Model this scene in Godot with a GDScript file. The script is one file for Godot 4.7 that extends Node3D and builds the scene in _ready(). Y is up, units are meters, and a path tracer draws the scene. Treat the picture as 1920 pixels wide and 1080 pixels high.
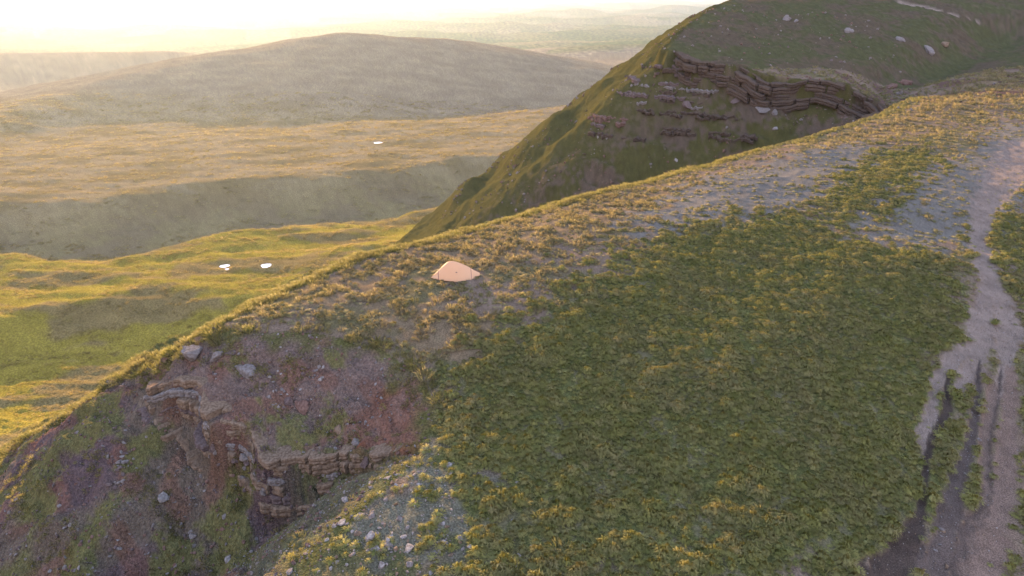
extends Node3D
# A mountain scarp at sunrise with a small tent pitched near its rim, seen from a drone.
# Plan coordinates: x to the right, d away from the camera (d = -z), y up, metres.

const CAM_H := 18.0
const PITCH := 23.5
const FOV := 45.0
const SUN_AZ := -27.0
const SUN_EL := 8.0

var rng := RandomNumberGenerator.new()
var ns := FastNoiseLite.new()      # soft noise, frequency 1
var nr := FastNoiseLite.new()      # ridged noise, frequency 1
var nf := FastNoiseLite.new()      # fractal noise, frequency 1
var rim_a := PackedVector2Array()
var rim_b := PackedVector2Array()
var rim_c := PackedVector2Array()
var rim_all := PackedVector2Array()
var ledge := PackedVector2Array()
var M := {}

# ------------------------------------------------------------------ setup
func _ready() -> void:
	rng.seed = 7
	var cam := Camera3D.new()
	cam.name = "camera"
	cam.position = Vector3(0, CAM_H, 0)
	cam.rotation_degrees = Vector3(-PITCH, 0, 0)
	cam.fov = FOV
	cam.near = 0.5
	cam.far = 60000.0
	cam.current = true
	add_child(cam)

	var e := Environment.new()
	e.background_mode = Environment.BG_SKY
	var sm := ProceduralSkyMaterial.new()
	sm.sky_top_color = Color(0.52, 0.58, 0.70)
	sm.sky_horizon_color = Color(0.93, 0.80, 0.72)
	sm.sky_curve = 0.18
	sm.sky_energy_multiplier = 1.15
	sm.ground_bottom_color = Color(0.25, 0.24, 0.2)
	sm.ground_horizon_color = Color(0.6, 0.55, 0.5)
	sm.sun_angle_max = 40.0
	sm.sun_curve = 0.12
	var sky := Sky.new()
	sky.sky_material = sm
	e.sky = sky
	e.tonemap_mode = Environment.TONE_MAPPER_LINEAR
	e.tonemap_exposure = 4.1
	e.sdfgi_enabled = true
	e.ssao_enabled = true
	e.ssil_enabled = true
	e.volumetric_fog_enabled = true
	e.volumetric_fog_density = 0.000038
	e.volumetric_fog_albedo = Color(0.79, 0.885, 1.0)
	e.volumetric_fog_anisotropy = 0.58
	var we := WorldEnvironment.new()
	we.name = "air"
	we.environment = e
	add_child(we)

	var sun := DirectionalLight3D.new()
	sun.name = "sun"
	sun.light_energy = 1.6
	sun.light_color = Color(1.0, 0.81, 0.58)
	sun.light_angular_distance = 0.6
	sun.shadow_enabled = true
	var az := deg_to_rad(SUN_AZ)
	var el := deg_to_rad(SUN_EL)
	var to_sun := Vector3(sin(az) * cos(el), sin(el), -cos(az) * cos(el))
	sun.look_at_from_position(Vector3.ZERO, -to_sun, Vector3.UP)
	add_child(sun)

	ns.noise_type = FastNoiseLite.TYPE_SIMPLEX
	ns.frequency = 1.0
	ns.fractal_type = FastNoiseLite.FRACTAL_NONE
	ns.seed = 11
	nr.noise_type = FastNoiseLite.TYPE_SIMPLEX
	nr.frequency = 1.0
	nr.fractal_type = FastNoiseLite.FRACTAL_RIDGED
	nr.fractal_octaves = 3
	nr.seed = 5

	nf.noise_type = FastNoiseLite.TYPE_SIMPLEX
	nf.frequency = 1.0
	nf.fractal_octaves = 3
	nf.seed = 21

	set_rims()
	set_zones()
	make_cover()
	find_ponds()
	make_materials()
	print("terrain ", Time.get_ticks_msec())
	build_terrain()
	print("done ", Time.get_ticks_msec())
	build_ponds()
	build_outcrops()
	build_tent()
	build_stones()
	print("rocks ", Time.get_ticks_msec())
	build_grass()
	print("grass ", Time.get_ticks_msec())


# ------------------------------------------------------------------ small helpers
func sm01(a: float, b: float, v: float) -> float:
	var t := clampf((v - a) / (b - a), 0.0, 1.0)
	return t * t * (3.0 - 2.0 * t)

func smax(a: float, b: float, k: float) -> float:
	var t := clampf(0.5 + 0.5 * (a - b) / k, 0.0, 1.0)
	return lerpf(b, a, t) + k * t * (1.0 - t) * 0.5

func line_dist(p: Vector2, pts: PackedVector2Array) -> float:
	var best := 1.0e9
	for i in pts.size() - 1:
		var a := pts[i]
		var ab := pts[i + 1] - a
		var ap := p - a
		var t := clampf(ap.dot(ab) / ab.length_squared(), 0.0, 1.0)
		best = minf(best, (ap - ab * t).length_squared())
	return sqrt(best)

func meta(o: Node, label: String, category: String, group := "", kind := "") -> void:
	if label: o.set_meta("label", label)
	if category: o.set_meta("category", category)
	if group: o.set_meta("group", group)
	if kind: o.set_meta("kind", kind)

# direction of a pixel of the 1920 x 1080 photograph
func ray(px: float, py: float) -> Vector3:
	var f := 540.0 / tan(deg_to_rad(FOV * 0.5))
	var a := (px - 960.0) / f
	var b := -(py - 540.0) / f
	var p := deg_to_rad(PITCH)
	return Vector3(a, b * cos(p) - sin(p), -(cos(p) + b * sin(p)))

# where the line of sight through a pixel first meets the ground
func ground_at(px: float, py: float, from_t := 8.0) -> Vector3:
	var v := ray(px, py)
	var t := from_t
	var last := t
	for i in 600:
		var q := Vector3(0, CAM_H, 0) + v * t
		var gap: float = q.y - ground(q.x, -q.z)
		if gap < 0.0:
			var lo := last
			var hi := t
			for k in 12:
				var m := (lo + hi) * 0.5
				q = Vector3(0, CAM_H, 0) + v * m
				if q.y < ground(q.x, -q.z): hi = m
				else: lo = m
			q = Vector3(0, CAM_H, 0) + v * hi
			return Vector3(q.x, ground(q.x, -q.z), q.z)
		last = t
		t += clampf(gap * 0.5, 0.05 + t * 0.002, t * 0.08 + 0.2)
		if t > 20000.0: break
	return Vector3(0, CAM_H, 0) + v * t

func ground(x: float, d: float) -> float:
	return grid_at(x, d).y if ready_grid else surf(x, d).x

# the built terrain looked up: height in y, row and column of the nearest grid point in x and z
var ready_grid := false
func grid_at(x: float, d: float) -> Vector3:
	var r := clampf(sqrt(x * x + d * d), radii[0], radii[radii.size() - 2])
	var a := atan2(x, d)
	var i := clampi(radii.bsearch(r) - 1, 0, radii.size() - 2)
	var j := clampi(angles.bsearch(a) - 1, 0, angles.size() - 2)
	var u := (r - radii[i]) / (radii[i + 1] - radii[i])
	var v := clampf((a - angles[j]) / (angles[j + 1] - angles[j]), 0.0, 1.0)
	var p0: PackedVector3Array = rows[i][0]
	var p1: PackedVector3Array = rows[i + 1][0]
	# the quad is two triangles: (0,0) (1,0) (0,1) and (0,1) (1,0) (1,1), first index along the radius
	var h := 0.0
	if u + v < 1.0: h = p0[j].y + u * (p1[j].y - p0[j].y) + v * (p0[j + 1].y - p0[j].y)
	else: h = p1[j + 1].y + (1.0 - u) * (p0[j + 1].y - p1[j + 1].y) + (1.0 - v) * (p1[j].y - p1[j + 1].y)
	return Vector3(i + (1 if u > 0.5 else 0), h, j + (1 if v > 0.5 else 0))

# ------------------------------------------------------------------ the lie of the land
func set_rims() -> void:
	rim_a = PackedVector2Array([Vector2(-40, -300), Vector2(-40, -60), Vector2(-30, -20), Vector2(-22, 2), Vector2(-13, 11), Vector2(-9.0, 17), Vector2(-6.6, 22), Vector2(-4.4, 26)])
	rim_b = PackedVector2Array([Vector2(-4.4, 26), Vector2(-3.7, 29.2), Vector2(-4.8, 32.4), Vector2(-7.6, 35.0), Vector2(-11.5, 36.2), Vector2(-15.5, 36.2), Vector2(-17.4, 37.2),
		Vector2(-15.7, 40.5), Vector2(-13.3, 44.6), Vector2(-10.3, 48.3), Vector2(-6.0, 52.0), Vector2(-0.5, 57.5), Vector2(7.1, 64.3), Vector2(19.8, 75.0), Vector2(32.4, 86.2), Vector2(42.6, 94.8), Vector2(56.0, 107.5), Vector2(75.0, 130.0), Vector2(81, 137)])
	rim_c = PackedVector2Array([Vector2(81, 137), Vector2(80, 142), Vector2(70, 149.5), Vector2(58, 157), Vector2(46, 165), Vector2(36, 172), Vector2(43, 186), Vector2(53, 205), Vector2(66, 226), Vector2(90, 255), Vector2(150, 320), Vector2(300, 420), Vector2(700, 520)])
	rim_all = PackedVector2Array(rim_a)
	for i in range(1, rim_b.size()): rim_all.append(rim_b[i])
	for i in range(1, rim_c.size()): rim_all.append(rim_c[i])
	rim_all.append(Vector2(700, -300))
	ledge = PackedVector2Array([Vector2(-24, 36.5), Vector2(-18.7, 33.6), Vector2(-15.5, 31.0), Vector2(-13.0, 29.6), Vector2(-9.4, 28.6), Vector2(-6.6, 27.3), Vector2(-4.0, 26.6)])

func plateau(x: float, d: float) -> float:
	var u := d - 0.35 * x
	var h := 14.5 * sm01(126.0, 210.0, u) + 2.0 * sm01(225, 600, u)
	var q := 0.47 * x - 0.88 * d
	var t := clampf((q + 46.0) / 22.0, 0.0, 1.0)
	h -= 0.14 * 22.0 * t * t * 0.5 + 0.14 * clampf(q + 24.0, 0.0, 30.0)
	if x > 70.0 and d > 110.0 and d < 300.0:      # a shallow hollow runs on from the head of the far gully
		var hollow := line_dist(Vector2(x, d), PackedVector2Array([Vector2(79, 143), Vector2(86, 162), Vector2(114, 188), Vector2(150, 222)])) / 8.0
		h -= 4.6 * exp(-hollow * hollow)
	h += 0.22 * ns.get_noise_2d(x * 0.06, d * 0.06)
	if u > 110.0: h += sm01(125, 150, u) * (0.6 * nf.get_noise_2d(x * 0.07, d * 0.07) + 0.16 * ns.get_noise_2d(x * 0.35, d * 0.35))
	return h

# distance below a ledge of the bowl (positive on its downhill side)
func below_ledge(p: Vector2) -> float:
	var best := 1.0e9
	var side := 1.0
	for i in ledge.size() - 1:
		var a := ledge[i]
		var ab := ledge[i + 1] - a
		var ap := p - a
		var t := clampf(ap.dot(ab) / ab.length_squared(), 0.0, 1.0)
		var l := (ap - ab * t).length_squared()
		if l < best:
			best = l
			side = 1.0 if ab.cross(ap) < 0.0 else -1.0
	return sqrt(best) * side

const WK := [-400.0, 60.0, 150.0, 224.0, 262.0, 318.0, 347.0, 395.0, 440.0, 470.0, 540.0, 640.0, 760.0, 930.0, 1100.0, 1700.0, 2600.0, 4000.0, 8000.0, 40000.0]
const WH := [-95.0, -95.0, -98.0, -108.0, -100.0, -104.5, -104.0, -122.0, -136.0, -136.5, -117.0, -121.0, -126.0, -138.0, -142.0, -178.0, -222.0, -252.0, -268.0, -300.0]

var ponds := []
const RIDGES := [
	[0.185, 60.0, [Vector3(-900, -150, 700), Vector3(-640, -131, 860), Vector3(-612, -122, 990), Vector3(-560, -104, 1130), Vector3(-462, -83, 1250), Vector3(-311, -62, 1350), Vector3(-162, -73, 1400), Vector3(-10, -103, 1450), Vector3(200, -146, 1400), Vector3(500, -170, 1300)]],
	[0.19, 60.0, [Vector3(-2600, -150, 2100), Vector3(-1400, -152, 2000), Vector3(-913, -139, 1900), Vector3(-600, -190, 2150)]],
	[0.10, 40.0, [Vector3(60, -205, 2450), Vector3(345, -168, 2500), Vector3(700, -162, 2550), Vector3(1500, -190, 2500)]],
]

func valley(x: float, d: float) -> float:
	var far := sm01(250.0, 1200.0, d)
	var w := d - 0.46 * (clampf(x, -3000, 3000) + 150.0)
	w += ns.get_noise_2d(x * 0.008, d * 0.008) * 16.0 + ns.get_noise_2d(x * 0.03 + 9.0, d * 0.03) * 4.0
	var i := 0
	while i < WK.size() - 2 and w > WK[i + 1]: i += 1
	var t := clampf((w - WK[i]) / (WK[i + 1] - WK[i]), 0.0, 1.0)
	t = lerpf(t, t * t * (3.0 - 2.0 * t), 0.75)
	var h := lerpf(WH[i], WH[i + 1], t)
	for r in RIDGES if d > 480.0 else []:
		var pts: Array = r[2]
		var rr: float = r[1]
		var top := -1.0e9
		for k in pts.size() - 1:
			var a: Vector3 = pts[k]
			var b: Vector3 = pts[k + 1]
			var abx := b.x - a.x
			var abd := b.z - a.z
			var s := clampf(((x - a.x) * abx + (d - a.z) * abd) / (abx * abx + abd * abd), 0.0, 1.0)
			var ex := x - a.x - abx * s
			var ed := d - a.z - abd * s
			top = smax(top, lerpf(a.y, b.y, s) - float(r[0]) * (sqrt(ex * ex + ed * ed + rr * rr) - rr), 6.0) if k > 0 else lerpf(a.y, b.y, s) - float(r[0]) * (sqrt(ex * ex + ed * ed + rr * rr) - rr)
		h = smax(h, top, 14.0)
	# hummocks, drier banks and old stream channels
	var amp := 1.0 - 0.6 * sm01(1200, 2500, d)
	h += amp * (1.3 * nf.get_noise_2d(x * 0.009 + 0.004 * d, d * 0.026) + 0.8 * nf.get_noise_2d(x * 0.03, d * 0.075) * (1.0 - 0.7 * far))
	h += 0.22 * ns.get_noise_2d(x * 0.3, d * 0.3) * (1.0 - sm01(150, 500, d))
	if d > 400.0 and d < 1600.0:
		h += 2.2 * far * (nr.get_noise_2d(x * 0.0028 + 3.0, d * 0.006) - 0.4)
	var ws := d - 0.46 * (x + 150.0) + 14.0 * ns.get_noise_2d(x * 0.012, 4.0) + 5.0 * ns.get_noise_2d(x * 0.05, 8.0) - 446.0
	if absf(ws) < 8.0: h -= 1.6 * (1.0 - sm01(0.8, 3.2, absf(ws)))
	for q in ponds:
		var pd: float = Vector2(x - q.x, d - q.z).length() / q.r
		if pd < 3.0: h = lerpf(q.h - 0.5 * sm01(1.25, 0.6, pd), h, sm01(1.4, 3.0, pd))
	if d > 1800.0:
		var z := sm01(2200, 5000, d)
		h += z * (26.0 * ns.get_noise_2d(x * 0.0006, d * 0.0009) + 14.0 * ns.get_noise_2d(x * 0.0021, d * 0.0024))
		h += 70.0 * maxf(0.0, ns.get_noise_2d(x * 0.00032 + 4.3, d * 0.0004) - 0.25) * sm01(5000, 9000, d)
	return h

# whether a point lies within the rim (crossings counted on half-open edges, so that none is met twice)
func on_top(p: Vector2) -> bool:
	var odd := false
	var a := rim_all[rim_all.size() - 1]
	for b in rim_all:
		if (a.y > p.y) != (b.y > p.y) and p.x < a.x + (b.x - a.x) * (p.y - a.y) / (b.y - a.y): odd = not odd
		a = b
	return odd

# x: height, y: distance outside (+) or inside (-) the rim, z: 0 plateau, 1 scarp, 3 valley
func surf(x: float, d: float) -> Vector3:
	if d > 560.0 or x < -260.0 or x > 690.0 or d < -290.0:
		return Vector3(valley(x, d), 999.0, 3.0)
	var p := Vector2(x, d)
	var wob := 0.5 * ns.get_noise_2d(x * 0.35, d * 0.35) + 1.1 * ns.get_noise_2d(x * 0.09 + 5.0, d * 0.09)
	var fade := clampf(d * 0.02, 0.3, 2.2)
	var P := plateau(x, d)
	var fine := 0.022 * ns.get_noise_2d(x * 1.3, d * 1.3) + 0.012 * ns.get_noise_2d(x * 3.1, d * 3.1)
	var sa := line_dist(p, rim_a) if d < 75.0 else 999.0
	var sb := line_dist(p, rim_b)
	var sc := line_dist(p, rim_c) if d > 55.0 else 999.0
	if on_top(p):
		var si := minf(sa, minf(sb, sc))
		var dd := 1.0 - minf(si, 9.0) / 9.0
		var h := P - 0.55 * dd * dd + fine + 0.05 * ns.get_noise_2d(x * 0.45, d * 0.45)
		h += track(p)
		return Vector3(h, -si, 0.0)
	P -= 0.55
	# the near spur
	var s := maxf(0.0, sa + wob * minf(sa * 0.12, 0.5))
	var ha := P - 1.05 * (sqrt(s * s + 1.7) - 1.3)
	# the main scarp with the eroded bowl
	s = maxf(0.0, sb + wob * minf(sb * 0.15, 1.0 * fade))
	var hb := P - 0.68 * (sqrt(s * s + 2.25) - 1.5)
	if d < 60.0 and x < 6.0:
		var bowl := sm01(-21.0, -16.5, x) * (1.0 - sm01(36.5, 39.5, d))
		var lb := below_ledge(p) + 0.5 * ns.get_noise_2d(x * 0.22, d * 0.22) + 0.08 * ns.get_noise_2d(x * 1.9, d * 1.9)
		var hbowl := P - 0.43 * (sqrt(s * s + 1.0) - 1.0) - 3.0 * sm01(-0.1, 1.0, lb) - 0.30 * maxf(lb, 0.0)
		hb = lerpf(hb, hbowl, bowl)
	# the far buttress
	s = maxf(0.0, sc + wob * minf(sc * 0.1, 0.6))
	var cliff := 4.2 * sm01(0.3, 2.8, s + ns.get_noise_2d(x * 0.2, d * 0.2) * 1.2) * sm01(168.0, 150.0, d + 0.2 * x - 30.0 + 8.0 * ns.get_noise_2d(x * 0.05, 3.0))
	var hc := P - 0.92 * (sqrt(s * s + 9.0) - 3.0) - cliff
	var lo := hc
	if sc < 120.0 and d > 80.0:
		var tz := hc / 5.2 + 0.35 * ns.get_noise_2d(x * 0.03, d * 0.03)
		var fr := tz - floorf(tz)
		var on := sm01(-0.1, 0.4, ns.get_noise_2d(x * 0.045 + 7.0, hc * 0.07)) * sm01(3.0, 9.0, s)
		lo = hc + on * 5.2 * (fr - sm01(0.25, 0.75, fr)) * 0.6 * sm01(4.0, 12.0, 168.0 - d)
		lo += (0.22 * nf.get_noise_2d(x * 0.22, d * 0.22) + 0.12 * ns.get_noise_2d(x * 0.6, d * 0.6)) * minf(1.0, s * 0.2)
	var h := smax(smax(ha, hb, 1.2), lo, 2.0)
	var rough := minf(1.0, minf(sa, minf(sb, sc)) * 0.5)
	if d < 90.0:
		h += rough * (0.16 * ns.get_noise_2d(x * 0.55, d * 0.55) + 0.30 * (nr.get_noise_2d(x * 0.12, d * 0.12) - 0.3) + 0.06 * ns.get_noise_2d(x * 1.8, d * 1.8) + 0.03 * ns.get_noise_2d(x * 4.0, d * 4.0))
	else:
		h += rough * fine * 2.0
	if h > -70.0: return Vector3(h, minf(sa, minf(sb, sc)), 1.0)
	var v := valley(x, d)
	var out := smax(h, v, 16.0)
	return Vector3(out, minf(sa, minf(sb, sc)), 3.0 if v > h - 3.0 else 1.0)

# ------------------------------------------------------------------ worn tracks and ruts: [depth, points with half width]
var tracks := []
func track(p: Vector2) -> float:
	var out := 0.0
	for t in tracks:
		if not t.box.has_point(p): continue
		var k := track_at(t, p)
		if k > 0.0:
			out = minf(out, -t.depth * sm01(0.0, t.edge, k))
	return out

# how far inside a track (in half widths: 1 at its middle), 0 outside
func track_at(t: Dictionary, p: Vector2) -> float:
	var best := 0.0
	var pts: PackedVector2Array = t.pts
	var wob := 0.92 + 0.28 * ns.get_noise_2d(p.x * 0.9, p.y * 0.9) + 0.16 * ns.get_noise_2d(p.x * 2.6, p.y * 2.6) + 0.12 * ns.get_noise_2d(p.x * 5.5, p.y * 5.5)
	for i in pts.size() - 1:
		var a := pts[i]
		var ab := pts[i + 1] - a
		var ap := p - a
		var s := clampf(ap.dot(ab) / ab.length_squared(), 0.0, 1.0)
		var hw: float = lerpf(t.w[i], t.w[i + 1], s) * wob
		best = maxf(best, 1.0 - (ap - ab * s).length() / hw)
	return best

# a point of the plateau under a pixel, worn tracks not yet counted
func on_plateau(px: float, py: float) -> Vector2:
	var v := ray(px, py)
	var h := 0.0
	var q := Vector3.ZERO
	for i in 6:
		q = v * ((h - CAM_H) / v.y)
		h = plateau(q.x, -q.z)
	return Vector2(q.x, -q.z)

func add_track(depth: float, edge: float, colour: Color, rows: Array) -> void:
	var pts := PackedVector2Array()
	var w := []
	for r in rows:
		var c := on_plateau(r[0], r[1])
		var e := on_plateau(r[0] + r[2], r[1])
		pts.append(c)
		w.append(c.distance_to(e))
	var box := Rect2(pts[0], Vector2.ZERO)
	for q in pts: box = box.expand(q)
	tracks.append({"depth": depth, "edge": edge, "pts": pts, "w": w, "box": box.grow(w.max() * 1.8), "colour": colour})

var zones := {}
func zone(called: String, px: Array) -> void:
	var poly := PackedVector2Array()
	for i in range(0, px.size(), 2): poly.append(on_plateau(px[i], px[i + 1]))
	if not zones.has(called): zones[called] = []
	zones[called].append(poly)

func in_zone(called: String, p: Vector2) -> bool:
	for z in zones[called]:
		if Geometry2D.is_point_in_polygon(p, z): return true
	return false

# the four kinds of cover as soft-edged shares on a plan: r bare, g green, b gold, a stony
var cover: Image
func make_cover() -> void:
	cover = Image.create(380, 380, false, Image.FORMAT_RGBA8)
	for i in 380:
		for j in 380:
			var p := Vector2(-40.0 + 0.5 * i, 4.0 + 0.5 * j)
			cover.set_pixel(i, j, Color(float(in_zone("bare", p)), float(in_zone("green", p)), float(in_zone("gold", p)), float(in_zone("stony", p))))
	cover.resize(64, 64, Image.INTERPOLATE_LANCZOS)
	cover.resize(760, 760, Image.INTERPOLATE_CUBIC)

func cover_at(x: float, d: float) -> Color:
	var w := 1.2 + d * 0.012
	var i := int((x + 40.0 + w * ns.get_noise_2d(x * 0.4, d * 0.4 + 9.0)) * 4.0)
	var j := int((d - 4.0 + w * ns.get_noise_2d(x * 0.4 + 30.0, d * 0.4)) * 4.0)
	if i < 0 or j < 0 or i > 759 or j > 759: return Color(0, 0, 0, 0)
	return cover.get_pixel(i, j)

func set_zones() -> void:
	var gravel := Color(0.32, 0.25, 0.205)
	var earth := Color(0.26, 0.185, 0.145)
	var peat := Color(0.11, 0.083, 0.068)
	add_track(0.10, 0.5, gravel, [[1925, 270, 44], [1880, 330, 34], [1840, 400, 22], [1835, 450, 18], [1850, 510, 20], [1876, 565, 24], [1890, 620, 26], [1884, 690, 16], [1872, 740, 11]])
	add_track(0.08, 0.6, gravel, [[1856, 520, 14], [1842, 590, 24], [1836, 640, 30], [1820, 690, 24], [1802, 725, 12]])
	add_track(0.09, 0.6, gravel, [[1815, 650, 22], [1765, 695, 16], [1748, 735, 10], [1748, 775, 16], [1728, 820, 20], [1734, 850, 8]])
	add_track(0.14, 0.45, peat, [[1778, 700, 2], [1777, 735, 8], [1776, 770, 10], [1752, 815, 9], [1737, 862, 7], [1735, 912, 8], [1727, 958, 12], [1712, 1000, 26], [1690, 1045, 40], [1660, 1090, 50]])
	add_track(0.17, 0.45, Color(0.17, 0.13, 0.11), [[1838, 670, 2], [1834, 720, 8], [1829, 780, 9], [1814, 850, 12], [1792, 911, 20], [1776, 978, 28], [1764, 1044, 32], [1750, 1090, 38]])
	add_track(0.18, 0.4, Color(0.16, 0.12, 0.10), [[1880, 690, 2], [1868, 750, 8], [1856, 800, 9], [1852, 860, 8], [1855, 910, 9], [1838, 960, 16], [1812, 1000, 20], [1798, 1060, 20], [1790, 1090, 22]])
	add_track(0.16, 0.5, earth, [[1866, 720, 10], [1850, 780, 11], [1846, 850, 12], [1850, 905, 8]])
	add_track(0.07, 0.6, earth, [[1898, 690, 10], [1894, 750, 16], [1889, 822, 19], [1884, 911, 26], [1866, 978, 34], [1852, 1044, 42], [1842, 1090, 46]])
	var far_path := []
	for q in [[1690, 3], [1730, 11], [1765, 20], [1790, 27], [1815, 34], [1840, 40]]:
		var g := ground_at(q[0], q[1])
		far_path.append(Vector2(g.x, -g.z))
	var far_box := Rect2(far_path[0], Vector2.ZERO)
	for q in far_path: far_box = far_box.expand(q)
	tracks.append({"depth": 0.35, "edge": 0.4, "pts": PackedVector2Array(far_path), "w": [2.4, 1.8, 1.0, 0.6, 0.5, 0.6], "box": far_box.grow(5.0), "colour": gravel})
	zone("green", [1230, 445, 1330, 425, 1420, 412, 1500, 402, 1590, 455, 1690, 470, 1760, 480, 1790, 560, 1790, 650, 1730, 700, 1725, 830, 1745, 900, 1660, 1090, 880, 1090, 885, 930, 860, 840, 790, 800, 830, 720, 900, 640, 1060, 560, 1150, 500])
	zone("green", [1530, 388, 1620, 412, 1690, 340, 1765, 302, 1700, 268, 1630, 300])
	zone("green", [1850, 410, 1925, 395, 1925, 640, 1905, 640, 1890, 540, 1850, 470])
	zone("green", [1905, 690, 1925, 690, 1925, 1090, 1895, 1090])
	zone("green", [1785, 730, 1822, 730, 1800, 870, 1770, 960, 1745, 1060, 1722, 1050, 1745, 900, 1760, 830])
	zone("green", [1845, 720, 1866, 730, 1845, 830, 1850, 930, 1812, 985, 1800, 960, 1836, 860])
	zone("gold", [480, 585, 640, 500, 800, 445, 950, 400, 1100, 358, 1250, 332, 1400, 338, 1350, 372, 1220, 405, 1150, 450, 1010, 470, 960, 520, 900, 500, 760, 500, 690, 560, 560, 575])
	zone("gold", [1480, 300, 1650, 228, 1760, 178, 1900, 130, 1925, 190, 1800, 222, 1700, 252, 1600, 275])
	zone("gold", [640, 580, 760, 570, 880, 590, 960, 640, 880, 680, 800, 690, 720, 620])
	zone("bare", [1100, 440, 1180, 410, 1290, 340, 1450, 300, 1620, 262, 1640, 290, 1560, 350, 1490, 392, 1250, 432])
	zone("bare", [1600, 430, 1700, 350, 1790, 300, 1925, 200, 1925, 390, 1850, 400, 1800, 470, 1690, 465])
	zone("stony", [500, 1090, 560, 990, 690, 890, 800, 800, 880, 880, 900, 1000, 880, 1090])

# ------------------------------------------------------------------ colours of the ground (real-world base colours, linear)
func ground_colour(x: float, d: float, f: Vector3) -> Color:
	var a := ns.get_noise_2d(x * 0.11, d * 0.11)
	var b := nf.get_noise_3d(x * 0.45 + 40.0, f.x * 0.45, d * 0.45) * 1.3
	var c := ns.get_noise_3d(x * 2.2, f.x * 2.2, d * 2.2 + 70.0)
	var mottle := 1.0 + 0.16 * b + 0.14 * c
	var p := Vector2(x, d)
	if f.z == 0.0:
		var cv := cover_at(x, d)
		var col := Color(0.255, 0.19, 0.14)                     # short brown turf
		col = col.lerp(Color(0.185, 0.16, 0.085), sm01(-0.2, 0.5, a + 0.5 * b))
		col = col.lerp(Color(0.25, 0.185, 0.115), sm01(0.2, 0.8, cv.b + 0.3 * b))
		col = col.lerp(Color(0.215, 0.197, 0.17), sm01(0.25, 0.8, cv.r + 0.3 * b))
		col = col.lerp(Color(0.18, 0.172, 0.125).lerp(Color(0.12, 0.12, 0.055), sm01(0.0, 0.4, a + b)), sm01(0.2, 0.8, cv.a + 0.3 * b))
		col = col.lerp(Color(0.14, 0.145, 0.055).lerp(Color(0.18, 0.16, 0.09), sm01(0.0, 0.5, b + 0.3 * c)), sm01(0.15, 0.7, cv.g + 0.3 * b))
		for t in tracks:
			if t.box.has_point(p):
				var k := track_at(t, p)
				if k > 0.0: col = col.lerp(t.colour, sm01(0.0, 0.3, k))
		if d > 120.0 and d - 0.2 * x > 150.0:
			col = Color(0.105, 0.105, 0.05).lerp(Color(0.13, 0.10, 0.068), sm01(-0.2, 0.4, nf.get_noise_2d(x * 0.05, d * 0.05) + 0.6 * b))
		elif d > 122.0 and x > 72.0:
			col = col.lerp(Color(0.165, 0.105, 0.085), sm01(-0.25, 0.2, a + 0.5 * b))
		if p.x > 40.0 and d > 100.0:
			for t in tracks:
				if t.box.has_point(p):
					var k := track_at(t, p)
					if k > 0.0: col = col.lerp(t.colour, sm01(0.0, 0.4, k))
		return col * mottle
	if f.z == 1.0:
		if d > 85.0:
			var g := Color(0.108, 0.10, 0.038)
			var so := Color(0.145, 0.108, 0.08)
			var k := sm01(-0.12, 0.2, nf.get_noise_3d(x * 0.05 + 3.0, f.x * 0.09, d * 0.05) + 0.5 * b)
			var col2 := g.lerp(so, k * sm01(2.0, 16.0, 170.0 - d + 8.0 * b))
			return col2 * mottle
		var scree := Color(0.155, 0.11, 0.108)
		var red := Color(0.25, 0.125, 0.085)
		var tan_ := Color(0.185, 0.145, 0.11)
		var grass := Color(0.165, 0.16, 0.06)
		var col := scree.lerp(tan_, sm01(0.0, 0.5, a))
		var up := sm01(0.5, -0.5, below_ledge(p))
		col = col.lerp(Color(0.215, 0.155, 0.13), up)
		col = col.lerp(red, 0.8 * sm01(4.0, 1.5, p.distance_to(Vector2(-5.6, 28.6)) + 1.5 * b) + 0.5 * sm01(0.25, 0.6, ns.get_noise_2d(x * 0.3 + 20.0, d * 0.3)))
		col = col.lerp(grass, 0.85 * sm01(0.05, 0.45, ns.get_noise_2d(x * 0.2 + 11.0, d * 0.2) + 0.5 * b + 0.25 * c - 0.55 * up))
		var near := line_dist(p, rim_a)
		if near < f.y + 0.3: col = col.lerp(Color(0.15, 0.15, 0.085), 0.75 * sm01(9.0, 3.0, near + 2.0 * a))
		# turf keeps to the ground that has not slipped away
		var slipped := sm01(38.6, 36.4, d + 1.6 * b) * sm01(-0.4, 1.6, f.y + 1.2 * b)
		col = grass.lerp(col, slipped)
		return col * mottle
	# the valley, the hills and the plain
	var g2 := Color(0.36, 0.29, 0.055)
	var heath := Color(0.27, 0.205, 0.085)
	var pale := Color(0.36, 0.28, 0.16)
	var m1 := ns.get_noise_2d(x * 0.012, d * 0.02 + 6.0)
	var m2 := ns.get_noise_2d(x * 0.05, d * 0.09 + 16.0)
	var col := g2.lerp(heath, sm01(0.0, 0.45, m1 + 0.5 * m2))
	var brown := sm01(400, 470, d - 0.46 * (x + 150.0))
	col = col.lerp(Color(0.29, 0.24, 0.135).lerp(Color(0.235, 0.19, 0.115), sm01(-0.3, 0.3, m1 + m2)), 0.85 * brown)
	var moor := sm01(480, 560, d - 0.46 * (x + 150.0) * sm01(900.0, 500.0, d))
	col = col.lerp(pale.lerp(heath, sm01(-0.1, 0.5, m1 + 0.6 * m2)), 0.75 * moor)
	var brow := sm01(880.0, 1000.0, d + 0.2 * (x + 300.0))
	col = col.lerp(Color(0.31, 0.25, 0.165).lerp(Color(0.25, 0.20, 0.14), sm01(-0.2, 0.4, m1 + m2)), 0.8 * brow)
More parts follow.
